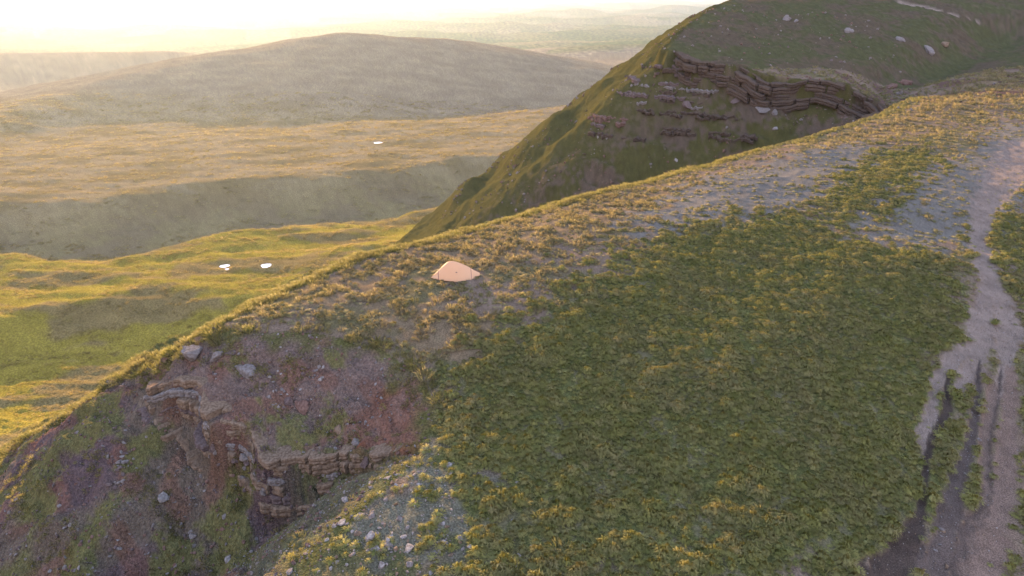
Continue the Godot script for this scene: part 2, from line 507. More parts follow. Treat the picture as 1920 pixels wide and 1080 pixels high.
	if d + 500.0 * nf.get_noise_2d(x * 0.001, d * 0.001) > 2700.0:
		var cell := Vector2(floorf((x + 0.3 * d) / 260.0), floorf((d - 0.3 * x) / 420.0))
		var k := absf(sin(cell.x * 12.9898 + cell.y * 78.233) * 43758.5453)
		k -= floorf(k)
		var field := Color(0.10, 0.13, 0.045).lerp(Color(0.24, 0.21, 0.11), k * k)
		col = field
	return col * (1.0 + 0.12 * m2 + 0.1 * b + 0.08 * ns.get_noise_2d(x * 0.16, d * 0.4))

# ------------------------------------------------------------------ terrain mesh
var radii := PackedFloat32Array()
var angles := PackedFloat32Array()
var rows := []

func make_row(i: int) -> void:
	var r := radii[i]
	var n := angles.size()
	var pos := PackedVector3Array()
	var col := PackedColorArray()
	var zon := PackedInt32Array()
	var rim := PackedFloat32Array()
	pos.resize(n); col.resize(n); zon.resize(n); rim.resize(n)
	for j in n:
		var x := r * sin(angles[j])
		var d := r * cos(angles[j])
		var f := surf(x, d)
		pos[j] = Vector3(x, f.x, -d)
		col[j] = ground_colour(x, d, f)
		var z := int(f.z)
		if z == 0:
			for t in tracks:
				if t.box.has_point(Vector2(x, d)) and track_at(t, Vector2(x, d)) > 0.02: z = 2
		elif z == 3:
			if d > 2300.0: z = 5
			elif d > 880.0 + 0.2 * (x + 300.0): z = 4
		zon[j] = z
		rim[j] = f.y
	rows[i] = [pos, col, zon, rim]

func build_terrain() -> void:
	var r := 2.0
	while r < 34000.0:
		radii.append(r)
		if r < 15.0: r *= 1.09
		elif r < 130.0: r *= 1.0055
		elif r < 260.0: r *= 1.004
		elif r < 1700.0: r *= 1.008
		else: r *= 1.028
	var a := -180.0
	while a < 180.0 - 0.01:
		angles.append(deg_to_rad(a))
		var off := absf(a)
		a += 0.14 if off < 42.0 else (0.8 if off < 60.0 else 3.0)
	rows.resize(radii.size())
	print(radii.size(), " x ", angles.size())
	var job := WorkerThreadPool.add_group_task(make_row, radii.size(), -1, true)
	WorkerThreadPool.wait_for_group_task_completion(job)
	print("heights ", Time.get_ticks_msec())
	ready_grid = true
	var n := angles.size()
	var names := ["ground", "scarp", "path", "valley", "hill", "plain"]
	var parts := []
	for z in 6:
		parts.append({"v": PackedVector3Array(), "c": PackedColorArray(), "n": PackedVector3Array(), "i": PackedInt32Array(), "map": {}})
	# normals
	var normals := []
	normals.resize(rows.size())
	for i in rows.size():
		var up: PackedVector3Array = rows[mini(i + 1, rows.size() - 1)][0]
		var dn: PackedVector3Array = rows[maxi(i - 1, 0)][0]
		var me: PackedVector3Array = rows[i][0]
		var out := PackedVector3Array()
		out.resize(n)
		for j in n:
			out[j] = (me[(j + 1) % n] - me[(j + n - 1) % n]).cross(up[j] - dn[j]).normalized()
		normals[i] = out
	for i in rows.size() - 1:
		var p0: PackedVector3Array = rows[i][0]
		var p1: PackedVector3Array = rows[i + 1][0]
		var z0: PackedInt32Array = rows[i][2]
		var z1: PackedInt32Array = rows[i + 1][2]
		for j in n:
			var k := (j + 1) % n
			var z := z0[j]
			var part: Dictionary = parts[z]
			var map: Dictionary = part.map
			var ids := [0, 0, 0, 0]
			for q in 4:
				var ri := i + (q >> 1)
				var cj := k if q & 1 else j
				var key := ri * n + cj
				var id: int = map.get(key, -1)
				if id < 0:
					id = part.v.size()
					map[key] = id
					part.v.append(rows[ri][0][cj])
					part.c.append(rows[ri][1][cj])
					part.n.append(normals[ri][cj])
				ids[q] = id
			var ix: PackedInt32Array = part.i
			part.i.append_array(PackedInt32Array([ids[0], ids[2], ids[1], ids[1], ids[2], ids[3]]))
	for z in 6:
		if parts[z].v.is_empty(): continue
		var arr := []
		arr.resize(Mesh.ARRAY_MAX)
		arr[Mesh.ARRAY_VERTEX] = parts[z].v
		arr[Mesh.ARRAY_NORMAL] = parts[z].n
		arr[Mesh.ARRAY_COLOR] = parts[z].c
		arr[Mesh.ARRAY_INDEX] = parts[z].i
		var me := ArrayMesh.new()
		me.add_surface_from_arrays(Mesh.PRIMITIVE_TRIANGLES, arr)
		me.surface_set_material(0, M[names[z]])
		var o := MeshInstance3D.new()
		o.name = names[z]
		o.mesh = me
		o.set_meta("kind", "structure")
		add_child(o)
		print(names[z], " ", parts[z].i.size() / 3)

# ------------------------------------------------------------------ materials
func noise_tex(sd: int, freq: float, lo: Color, hi: Color, size := 512, octaves := 4, kind := FastNoiseLite.TYPE_SIMPLEX) -> NoiseTexture2D:
	var n := FastNoiseLite.new()
	n.seed = sd
	n.noise_type = kind
	n.frequency = freq
	n.fractal_octaves = octaves
	var t := NoiseTexture2D.new()
	t.width = size
	t.height = size
	t.seamless = true
	t.noise = n
	var g := Gradient.new()
	g.set_color(0, lo)
	g.set_color(1, hi)
	t.color_ramp = g
	return t

func soil(called: String, tile: float, relief: float, tex: Texture2D, bump: Texture2D) -> void:
	var m := StandardMaterial3D.new()
	m.resource_name = called
	m.vertex_color_use_as_albedo = true
	m.albedo_texture = tex
	m.roughness = 0.95
	m.specular_mode = BaseMaterial3D.SPECULAR_DISABLED
	m.uv1_triplanar = true
	m.uv1_world_triplanar = true
	m.uv1_scale = Vector3.ONE / tile
	m.heightmap_enabled = relief > 0.0
	m.heightmap_texture = bump
	m.heightmap_scale = relief
	M[called] = m

func make_materials() -> void:
	var grain := noise_tex(3, 0.02, Color(0.55, 0.55, 0.55), Color(1, 1, 1), 1024, 5)
	var grit := noise_tex(4, 0.03, Color(0, 0, 0), Color(1, 1, 1), 1024, 5)
	soil("ground", 3.0, 6.0, grain, grit)
	soil("scarp", 4.0, 14.0, grain, grit)
	soil("path", 2.0, 4.0, grain, grit)
	soil("valley", 22.0, 60.0, grain, grit)
	soil("hill", 60.0, 120.0, grain, grit)
	soil("plain", 700.0, 0.0, grain, grit)

	var rocktex := noise_tex(9, 0.012, Color(0.62, 0.58, 0.56), Color(1, 1, 1), 512, 5)
	for r in [["rock_grey", Color(0.27, 0.25, 0.24)], ["rock_tan", Color(0.27, 0.205, 0.15)], ["rock_purple", Color(0.19, 0.15, 0.145)], ["rock_pale", Color(0.38, 0.36, 0.345)], ["rock_dark", Color(0.13, 0.10, 0.08)], ["rock_brown", Color(0.125, 0.096, 0.078)], ["rock_red", Color(0.23, 0.15, 0.125)]]:
		soil(r[0], 1.3, 5.0, rocktex, grit)
		M[r[0]].albedo_color = r[1].linear_to_srgb()
	var g := StandardMaterial3D.new()
	g.resource_name = "grass_blades"
	g.vertex_color_use_as_albedo = true
	g.roughness = 0.8
	g.metallic_specular = 0.25
	g.backlight_enabled = true
	g.backlight = Color(0.85, 0.84, 0.74)
	g.cull_mode = BaseMaterial3D.CULL_DISABLED
	M["grass"] = g
	var w := StandardMaterial3D.new()
	w.resource_name = "still_water"
	w.albedo_color = Color(0.86, 0.88, 0.90)
	w.metallic = 0.9
	w.roughness = 0.03
	w.metallic_specular = 0.95
	M["water"] = w

# ------------------------------------------------------------------ still pools on the valley floor
func find_ponds() -> void:
	for q in [[421, 498, 9.0, 0.55], [499, 497, 10.0, 0.55], [425, 504, 4.0, 0.5], [709, 267, 9.0, 0.4]]:
		var c := ground_at(q[0], q[1], 60.0)
		var dist := Vector3(c.x, c.y - CAM_H, c.z).length()
		var r: float = q[2] * dist / 1304.0
		ponds.append({"x": c.x, "z": -c.z, "h": c.y, "r": r, "flat": q[3]})

func build_ponds() -> void:
	for q in ponds:
		var st := SurfaceTool.new()
		st.begin(Mesh.PRIMITIVE_TRIANGLES)
		st.set_normal(Vector3.UP)
		var n := 40
		var pts := []
		for k in n:
			var t := TAU * k / n
			var rr: float = q.r * (1.0 + 0.28 * nf.get_noise_2d(cos(t) * 1.1 + q.x, sin(t) * 1.1))
			pts.append(Vector3(cos(t) * rr, 0, sin(t) * rr))
		for k in n:
			for v in [Vector3.ZERO, pts[k], pts[(k + 1) % n]]:
				st.set_normal(Vector3.UP)
				st.add_vertex(v)
		var o := MeshInstance3D.new()
		o.name = "pond"
		o.mesh = st.commit()
		o.mesh.surface_set_material(0, M.water)
		o.position = Vector3(q.x, q.h - 0.22, -q.z)
		o.set_meta("kind", "structure")
		add_child(o, true)

# ------------------------------------------------------------------ rocks
func obj(called: String, mesh: Mesh, mat: Material, parent: Node = self) -> MeshInstance3D:
	var o := MeshInstance3D.new()
	o.name = called
	o.mesh = mesh
	if mat: o.material_override = mat
	parent.add_child(o, true)
	return o

# a broken stone: a lumpy ball cut by flat faces; flat shading
func stone_mesh(sd: int, squash: float, cuts: int) -> ArrayMesh:
	var g := RandomNumberGenerator.new()
	g.seed = sd
	var planes := []
	for k in cuts:
		var v := Vector3(g.randfn(), g.randfn(), g.randfn()).normalized()
		planes.append([v, g.randf_range(0.42, 0.8)])
	var la := 7
	var lo := 10
	var ring := []
	for i in la + 1:
		var row := []
		for j in lo:
			var t := PI * i / la
			var u := TAU * (j + 0.35 * (i % 2)) / lo
			var v := Vector3(sin(t) * cos(u), cos(t), sin(t) * sin(u))
			var r := 1.0
			for p in planes:
				var c: float = v.dot(p[0])
				if c > 0.01: r = minf(r, p[1] / c)
			v *= r * (1.0 + 0.05 * ns.get_noise_3d(v.x * 2.0 + sd, v.y * 2.0, v.z * 2.0))
			row.append(Vector3(v.x, v.y * squash, v.z))
		ring.append(row)
	var st := SurfaceTool.new()
	st.begin(Mesh.PRIMITIVE_TRIANGLES)
	st.set_smooth_group(-1)
	for i in la:
		for j in lo:
			var k := (j + 1) % lo
			if i > 0:
				for v in [ring[i][j], ring[i][k], ring[i + 1][j]]: st.add_vertex(v)
			if i < la - 1:
				for v in [ring[i][k], ring[i + 1][k], ring[i + 1][j]]: st.add_vertex(v)
	st.generate_normals()
	return st.commit()

# a slab of bedded rock: an uneven outline with a worn upper and lower edge; 1 x 1 x 1 before scaling
func slab_mesh(sd: int) -> ArrayMesh:
	var g := RandomNumberGenerator.new()
	g.seed = sd
	var n := 14
	var base := []
	for k in n:
		var t := TAU * (k + g.randf_range(-0.3, 0.3)) / n
		var c := Vector2(cos(t), sin(t))
		var sq := 1.0 / pow(pow(absf(c.x), 5.0) + pow(absf(c.y), 5.0), 0.2)
		base.append(c * sq * 0.5 * g.randf_range(0.82, 1.06))
	var rings := []
	for lv in [[-0.5, 0.86], [-0.38, 0.98], [-0.1, 1.0], [-0.04, 0.93], [0.06, 0.95], [0.3, 1.02], [0.46, 0.97], [0.5, 0.86]]:
		var row := []
		for k in n:
			var q: Vector2 = base[k] * (lv[1] + g.randf_range(-0.035, 0.035))
			row.append(Vector3(q.x, lv[0] + g.randf_range(-0.03, 0.03) + 0.05 * sin(q.x * 5.0 + sd), q.y))
		rings.append(row)
	var st := SurfaceTool.new()
	st.begin(Mesh.PRIMITIVE_TRIANGLES)
	st.set_smooth_group(-1)
	for i in rings.size() - 1:
		for k in n:
			var m := (k + 1) % n
			for v in [rings[i][k], rings[i + 1][k], rings[i][m], rings[i][m], rings[i + 1][k], rings[i + 1][m]]: st.add_vertex(v)
	var top: Array = rings[-1]
	var bot: Array = rings[0]
	for k in n:
		var m := (k + 1) % n
		for v in [Vector3(0, 0.53, 0), top[m], top[k], Vector3(0, -0.5, 0), bot[k], bot[m]]: st.add_vertex(v)
	st.generate_normals()
	return st.commit()

var slabs := []
var stones := []

func normal_at(x: float, d: float, e: float) -> Vector3:
	return Vector3(ground(x - e, d) - ground(x + e, d), 2.0 * e, ground(x, d + e) - ground(x, d - e)).normalized()

func build_outcrops() -> void:
	for k in 10: slabs.append(slab_mesh(100 + k))
	for k in 12: stones.append(stone_mesh(300 + k, [0.45, 0.6, 0.75, 0.3][k % 4], 9 + k % 5))
	# ledges of the eroded bowl: beds of rock along the broken edge
	beds("layered tan and grey rock ledge under the red gravel bowl", ledge_line(0.45, 0.97), 6, 0.5, 1.0, ["rock_tan", "rock_tan", "rock_grey", "rock_tan", "rock_purple"], true)
	beds("weathered tan rock rib at the grassy shoulder of the scarp", ledge_line(0.12, 0.47), 5, 0.45, 1.0, ["rock_tan", "rock_grey", "rock_tan", "rock_purple"], true)
	beds("pale tan rock rib below the grassy rim on the scree", pixel_line([[258, 735], [290, 775], [325, 815], [360, 860], [385, 895]]), 2, 0.4, 0.9, ["rock_tan", "rock_purple"], false)
	# the far buttress: a dark cliff under its rim, broken bands below
	var line := PackedVector2Array()
	for q in [Vector2(37.0, 171.0), Vector2(45.4, 164.2), Vector2(57.4, 156.2), Vector2(69.4, 148.6), Vector2(79.2, 141.4)]: line.append(q + Vector2(-0.55, -0.83) * 0.9)
	beds("long dark cliff band under the rim of the far buttress", line, 5, 1.15, 3.0, ["rock_dark", "rock_dark", "rock_brown", "rock_dark"], true)
	for q in [["grey jointed rock band on the far buttress below the dark cliff", 1172, 142, 1350, 4, 0.8, ["rock_purple", "rock_grey", "rock_brown"]],
			["short grey rock step beside the crest of the far buttress", 1222, 122, 1300, 3, 0.8, ["rock_purple", "rock_brown"]],
			["lower grey rock band with grass on its ledges on the far buttress", 1150, 172, 1330, 3, 0.7, ["rock_purple", "rock_brown", "rock_grey"]],
			["pinkish blocky outcrop near the crest of the far buttress", 1106, 213, 1180, 3, 0.8, ["rock_red", "rock_red", "rock_purple"]],
			["mossy brown step across the middle of the far buttress", 1190, 205, 1400, 2, 0.7, ["rock_brown", "rock_dark"]],
			["low brown rock step running into the far gully", 1225, 240, 1440, 2, 0.7, ["rock_brown", "rock_dark"]],
			["thin dark step low on the far buttress", 1090, 245, 1230, 1, 0.8, ["rock_brown"]]]:
		beds(q[0], contour(q[1], q[2], q[3]), q[4], q[5], 1.9, q[6], false)
	beds("reddish rock wall where the dark cliff meets the scree", pixel_line([[1652, 168], [1680, 160], [1715, 153]]), 3, 1.1, 2.2, ["rock_red", "rock_brown"], false)

func ledge_line(t0: float, t1: float) -> PackedVector2Array:
	var out := PackedVector2Array()
	var total := 0.0
	for i in ledge.size() - 1: total += ledge[i].distance_to(ledge[i + 1])
	var run := 0.0
	for i in ledge.size() - 1:
		var l := ledge[i].distance_to(ledge[i + 1])
		for k in 20:
			var t := (run + l * k / 20.0) / total
			if t >= t0 and t <= t1: out.append(ledge[i].lerp(ledge[i + 1], k / 20.0))
		run += l
	return out

# a line across the slope at one height, from a pixel on it to the column of another
func contour(px: float, py: float, px1: float) -> PackedVector2Array:
	var out := PackedVector2Array()
	var h := ground_at(px, py).y
	var y := py
	for i in 11:
		var x := lerpf(px, px1, i / 10.0)
		var best := 1.0e9
		var at := Vector3.ZERO
		var found := y
		for k in range(-8, 26):
			var g := ground_at(x, y + k * 1.5)
			if absf(g.y - h) < best:
				best = absf(g.y - h)
				at = g
				found = y + k * 1.5
		y = found
		if best < 1.5 and (out.is_empty() or absf(out[-1].distance_to(Vector2(at.x, -at.z)) - 6.5) < 5.5): out.append(Vector2(at.x, -at.z))
	return out

func pixel_line(px: Array) -> PackedVector2Array:
	var out := PackedVector2Array()
	for q in px:
		var g := ground_at(q[0], q[1])
		out.append(Vector2(g.x, -g.z))
	return out

# beds of rock that follow a line across the slope, each with a broken front; the line runs with the drop on its right as seen from above
func beds(label: String, line: PackedVector2Array, layers: int, thickness: float, scale_: float, mats: Array, edge: bool) -> void:
	if line.size() < 2: return
	var total := 0.0
	for i in line.size() - 1: total += line[i].distance_to(line[i + 1])
	var step := 0.10 * scale_
	var n := maxi(6, int(total / step))
	var mid := []
	var downs := []
	for k in n + 1:
		var left := total * k / n
		var i := 0
		while i < line.size() - 2 and left > line[i].distance_to(line[i + 1]):
			left -= line[i].distance_to(line[i + 1])
			i += 1
		var along := (line[i + 1] - line[i]).normalized()
		mid.append(line[i] + along * left)
		downs.append(Vector2(along.y, -along.x))
	var soft := []
	for k in n + 1:
		var v := Vector2.ZERO
		for m in range(-12, 13): v += downs[clampi(k + m, 0, n)]
		soft.append(v.normalized())
	var tops := []
	for k in n + 1:
		if edge: mid[k] -= soft[k] * 0.5 * scale_ * ns.get_noise_2d(mid[k].x * 0.22 / scale_, mid[k].y * 0.22 / scale_)
		var back: Vector2 = mid[k] - soft[k] * 0.5 * (scale_ if edge else 0.0)
		tops.append(ground(back.x, back.y))
	var level := []
	for k in n + 1:
		var v := 0.0
		for m in range(-14, 15): v += tops[clampi(k + m, 0, n)]
		level.append(v / 29.0)
	var root := Node3D.new()
	root.name = "rock_outcrop"
	meta(root, label, "rock outcrop")
	root.position = Vector3(mid[n / 2].x, level[n / 2] - 1.5, -mid[n / 2].y)
	add_child(root, true)
	var y0 := -0.16 * scale_ if not edge else 0.04
	for l in layers:
		var thick := thickness * rng.randf_range(0.65, 1.3)
		var front := PackedFloat32Array()
		var cap := PackedFloat32Array()
		front.resize(n + 1)
		cap.resize(n + 1)
		# blocks between joints: each stands a little further out or in, and may have fallen away
		var k := 0
		while k <= n:
			var run := rng.randi_range(5, 20)
			var f := (0.22 if edge else 0.30) + (0.13 if edge else 0.30) * l + rng.randf_range(-0.2, 0.2)
			if rng.randf() < (0.15 if edge else 0.33): f -= 0.5 if edge else 1.1
			var tilt := rng.randf_range(-0.008, 0.008)
			var lift := rng.randf_range(-0.05, 0.05)
			for m in run:
				if k + m > n: break
				var joint := 0.24 if m == 0 else 0.0
				var ends := minf(k + m, n - k - m) * 0.10
				front[k + m] = scale_ * (f + tilt * m - joint + 0.30 * nf.get_noise_2d((k + m) * 0.05, l * 7.3) - 0.7 * exp(-ends * 2.5))
				cap[k + m] = scale_ * (lift + (0.05 if edge else 0.22) * nf.get_noise_2d((k + m) * 0.15, l * 3.1 + 50.0))
			k += run
		var st := SurfaceTool.new()
		st.begin(Mesh.PRIMITIVE_TRIANGLES)
		st.set_smooth_group(-1)
		var ringa := []
		for m in n + 1:
			var ring := []
			var rough := 0.06 * scale_ * nf.get_noise_2d(m * 0.3, l * 9.0)
			var rough2 := 0.06 * scale_ * nf.get_noise_2d(m * 0.3 + 90.0, l * 9.0)
			for e in [[-1.4, 0.0], [-0.10, 0.0], [0.0, -0.10], [0.03, -0.35], [-0.05, -0.5], [0.02, -0.7], [-0.03, -0.97], [-0.14, -1.04], [-1.4, -1.04]]:
				var q: Vector2 = mid[m] + soft[m] * (front[m] + e[0] * scale_ + (rough if e[1] > -0.6 else rough2) if e[0] > -1.0 else e[0] * scale_)
				ring.append(Vector3(q.x, level[m] - y0 + e[1] * thick + cap[m], -q.y) - root.position)
			ringa.append(ring)
		for m in n:
			for e in 8:
				var a: Vector3 = ringa[m][e]
				var b: Vector3 = ringa[m][e + 1]
				var c: Vector3 = ringa[m + 1][e]
				var f2: Vector3 = ringa[m + 1][e + 1]
				for v in [a, c, b, b, c, f2]: st.add_vertex(v)
		st.generate_normals()
		obj("rock_bed", st.commit(), M[mats[l % mats.size()]], root)
		y0 += thick * 0.98

func put_stone(px: float, py: float, size_px: float, mat: String, label: String, group := "", called := "stone") -> void:
	var g := ground_at(px, py)
	var dist := (g - Vector3(0, CAM_H, 0)).length()
	var r: float = 0.62 * size_px * dist / 1304.0
	stone_on(g, r, mat, label, group, called)

func stone_on(g: Vector3, r: float, mat: String, label: String, group: String, called: String) -> void:
	var nrm := normal_at(g.x, -g.z, maxf(r, 0.15))
	var o := obj(called, stones[rng.randi() % stones.size()], M[mat])
	var b := Basis(Quaternion(Vector3.UP, nrm)) * Basis(Vector3.UP, rng.randf() * TAU) * Basis(Vector3.RIGHT, rng.randf_range(-0.3, 0.3))
	o.basis = b.scaled_local(Vector3(1.0, rng.randf_range(0.8, 1.2), rng.randf_range(0.6, 0.95)) * r)
	o.position = g + nrm * r * 0.04
	meta(o, label, "rock" if called == "boulder" else "stone", group)

func in_px(poly: Array) -> Vector2:
	var pts := PackedVector2Array()
	for i in range(0, poly.size(), 2): pts.append(Vector2(poly[i], poly[i + 1]))
	var box := Rect2(pts[0], Vector2.ZERO)
	for q in pts: box = box.expand(q)
	for k in 200:
		var q := box.position + Vector2(rng.randf(), rng.randf()) * box.size
		if Geometry2D.is_point_in_polygon(q, pts): return q
	return pts[0]

func build_stones() -> void:
	# stones that stand out
	for q in [[305, 935, 24, "rock_pale", "pale angular boulder alone in the middle of the purple scree"], [458, 855, 26, "rock_grey", "grey slab fallen below the layered rock ledge"], [361, 1006, 15, "rock_grey", "rounded grey stone low on the purple scree"],
			[430, 1046, 17, "rock_pale", "small pale square stone at the foot of the scree"], [399, 840, 19, "rock_purple", "dark purple stone among grass below the rock rib"], [463, 693, 44, "rock_grey", "broad pale slab lying on the gravel behind the rock rib"],
			[362, 664, 46, "rock_grey", "large bluish slab at the grassy shoulder of the scarp"], [410, 667, 30, "rock_grey", "grey boulder beside the large bluish slab"], [433, 661, 17, "rock_purple", "small upright stone beside the bluish slab"],
			[405, 608, 18, "rock_pale", "pale grey stone poking from the grassy rim above the bowl"], [540, 753, 22, "rock_purple", "purple grey stone in the middle of the gravel bowl"], [567, 762, 34, "rock_red", "flat pinkish slab in the middle of the gravel bowl"],
			[668, 827, 24, "rock_grey", "grey block at the foot of the red soil bank"], [683, 866, 26, "rock_purple", "dark boulder in the hollow under the red soil bank"], [633, 808, 24, "rock_tan", "tilted brown slab on the gravel above the rock ledge"],
			[1743, 97, 28, "rock_grey", "large pale flat boulder on the shoulder of the far buttress"], [1690, 76, 22, "rock_grey", "grey boulder above the large pale flat one"], [1590, 60, 19, "rock_grey", "lone grey boulder on the grassy top of the far buttress"],
			[1475, 37, 18, "rock_grey", "bigger of two grey stones on the grassy top"], [1493, 40, 11, "rock_grey", "smaller of two grey stones on the grassy top"], [1770, 84, 18, "rock_tan", "brown boulder right beside the large pale flat one"],
			[1430, 205, 23, "rock_grey", "largest pale boulder on the green slope of the far buttress"], [1452, 212, 15, "rock_grey", "small stone next to the largest pale boulder"], [1378, 190, 18, "rock_purple", "split grey boulder on the green slope of the far buttress"],
			[1290, 198, 19, "rock_purple", "squat grey boulder under the jointed rock band"], [1687, 177, 14, "rock_grey", "pale slab on the scree at the gully head"], [1268, 300, 9, "rock_pale", "tiny pale stone on the slope above the ridge edge"], [1121, 257, 6, "rock_pale", "tiny white stone low on the far crest"], [1455, 242, 10, "rock_pale", "small pale stone above the gully floor"]]:
		put_stone(q[0], q[1], q[2], q[3], q[4], "", "boulder" if q[2] > 16 else "stone")
	# pale stones on the mossy near spur
	var spur := "pale stone among moss and gravel on the near spur"
	for q in [[673, 969, 15], [697, 968, 17], [642, 979, 15], [694, 1010, 20], [729, 1022, 15], [703, 1030, 13], [756, 1007, 12], [767, 1027, 16], [931, 917, 10], [970, 905, 8], [1027, 981, 10], [998, 1026, 11], [973, 1042, 8], [909, 1040, 8], [880, 1026, 12], [826, 1036, 10], [769, 1058, 12], [715, 1062, 14], [750, 974, 12], [843, 872, 12], [845, 888, 10], [785, 908, 8], [696, 905, 10], [694, 914, 10], [724, 937, 9], [648, 940, 14], [544, 1073, 14], [820, 930, 9], [831, 982, 9], [802, 997, 10], [831, 1017, 9], [863, 1010, 9]]:
		put_stone(q[0], q[1], q[2] * 1.2, ["rock_pale", "rock_grey", "rock_pale"][rng.randi() % 3], spur, "pale stones on the near spur")
	for k in 110:
		var q := in_px([620, 960, 700, 895, 800, 850, 850, 940, 880, 1078, 560, 1078])
		put_stone(q.x, q.y, rng.randf_range(5.0, 11.0), ["rock_pale", "rock_grey", "rock_tan"][rng.randi() % 3], spur, "pale stones on the near spur")
	for k in 16:
		var q := in_px([200, 850, 232, 830, 246, 900, 205, 930])
		put_stone(q.x, q.y, rng.randf_range(7.0, 13.0), ["rock_purple", "rock_grey"][rng.randi() % 2], "grey stone in the loose heap on the purple scree", "loose heap of stones on the scree")
	for k in 70:
		var q := in_px([30, 1000, 200, 900, 440, 880, 500, 960, 480, 1078, 20, 1078])
		put_stone(q.x, q.y, rng.randf_range(4.0, 10.0), ["rock_purple", "rock_grey", "rock_red"][rng.randi() % 3], "purple grey stone scattered on the scree slope", "stones scattered on the scree slope")
	for k in 80:
		var q := in_px([420, 640, 560, 620, 690, 660, 740, 700, 690, 800, 560, 800, 470, 740])
		put_stone(q.x, q.y, rng.randf_range(3.5, 9.0), ["rock_purple", "rock_grey", "rock_red", "rock_pale"][rng.randi() % 4], "small stone lying in the red gravel bowl", "stones in the gravel bowl")
	for k in 26:
		var q := in_px([400, 800, 470, 850, 560, 930, 600, 930, 560, 960, 470, 930, 390, 860])
		put_stone(q.x, q.y, rng.randf_range(7.0, 17.0), ["rock_tan", "rock_purple", "rock_grey"][rng.randi() % 3], "broken block fallen below the layered rock ledge", "blocks fallen below the rock ledge")
	for k in 26:
		var q := in_px([1740, 1000, 1800, 900, 1825, 740, 1840, 740, 1835, 860, 1800, 1000, 1790, 1078, 1730, 1078])
		put_stone(q.x, q.y, rng.randf_range(5.0, 9.0), ["rock_grey", "rock_tan"][rng.randi() % 2], "stone in the bed of the worn gully beside the path", "stones in the path gully")
	# the small stuff of the slopes
	scatter("scree", "loose small stones covering the scree and gravel", 30000, func(x: float, d: float, z: int) -> float:
		if z != 1 or d > 60.0: return 0.0
		return 0.8 + 0.4 * ns.get_noise_2d(x * 0.3, d * 0.3), Vector4(-45, 8, 2, 39), 0.03, 0.15, ["rock_purple", "rock_red", "rock_grey"])
	scatter("pebbles", "small pale pebbles strewn over the near spur", 12000, func(x: float, d: float, z: int) -> float:
		return cover_at(x, d).a if z == 0 else (1.0 if z == 1 and x > -14.0 else 0.0), Vector4(-14, 12, 2, 27), 0.025, 0.08, ["rock_pale", "rock_grey"])
	scatter("gravel", "loose gravel on the worn path", 60000, func(x: float, d: float, z: int) -> float:
		return 1.0 if z == 2 else 0.0, Vector4(8, 60, 12, 80), 0.015, 0.06, ["rock_tan", "rock_pale", "rock_purple"])
	scatter("rubble", "broken stones on the slope of the far buttress", 9000, func(x: float, d: float, z: int) -> float:
		return sm01(-0.1, 0.4, ns.get_noise_2d(x * 0.06 + 2.0, d * 0.06)) if z == 1 else 0.15, Vector4(-20, 100, 110, 215), 0.12, 0.6, ["rock_grey", "rock_red", "rock_purple"])

func copies(called: String, label: String, category: String, mesh: Mesh, mat: Material, where: Array, tint: Array) -> void:
	if where.is_empty(): return
	var mm := MultiMesh.new()
	mm.transform_format = MultiMesh.TRANSFORM_3D
	mm.use_colors = not tint.is_empty()
	mm.mesh = mesh
	mm.instance_count = where.size()
	for i in where.size():
		mm.set_instance_transform(i, where[i])
		if not tint.is_empty(): mm.set_instance_color(i, tint[i])
	var o := MultiMeshInstance3D.new()
	o.name = called
	o.multimesh = mm
	o.material_override = mat
	meta(o, label, category, "", "stuff")
	add_child(o, true)

func scatter(called: String, label: String, count: int, want: Callable, area: Vector4, r0: float, r1: float, mats: Array) -> void:
	var lists := []
	for m in mats: lists.append([])
	for k in count:
		var x := rng.randf_range(area.x, area.y)
		var d := rng.randf_range(area.z, area.w)
		var g := grid_at(x, d)
		var z: int = rows[int(g.x)][2][int(g.z)]
		if rng.randf() > want.call(x, d, z): continue
		var r := r0 + (r1 - r0) * pow(rng.randf(), 3.0)
		var b := Basis(Vector3(rng.randfn(), rng.randfn(), rng.randfn()).normalized(), rng.randf() * TAU)
		lists[rng.randi() % mats.size()].append(Transform3D(b.scaled_local(Vector3(r, r, r)), Vector3(x, g.y + r * 0.1, -d)))
	for i in mats.size():
		copies(called, label, "stones", stones[1 + i], M[mats[i]], lists[i], [])

# ------------------------------------------------------------------ grass
# one triangle whose front looks along the given normal
func facing(st: SurfaceTool, a: Vector3, b: Vector3, c: Vector3, nrm: Vector3, col: Color) -> void:
	var flip := (c - a).cross(b - a).dot(nrm) < 0.0
	for v in [a, c, b] if flip else [a, b, c]:
		st.set_color(col)
		st.set_normal(nrm)
		st.add_vertex(v)

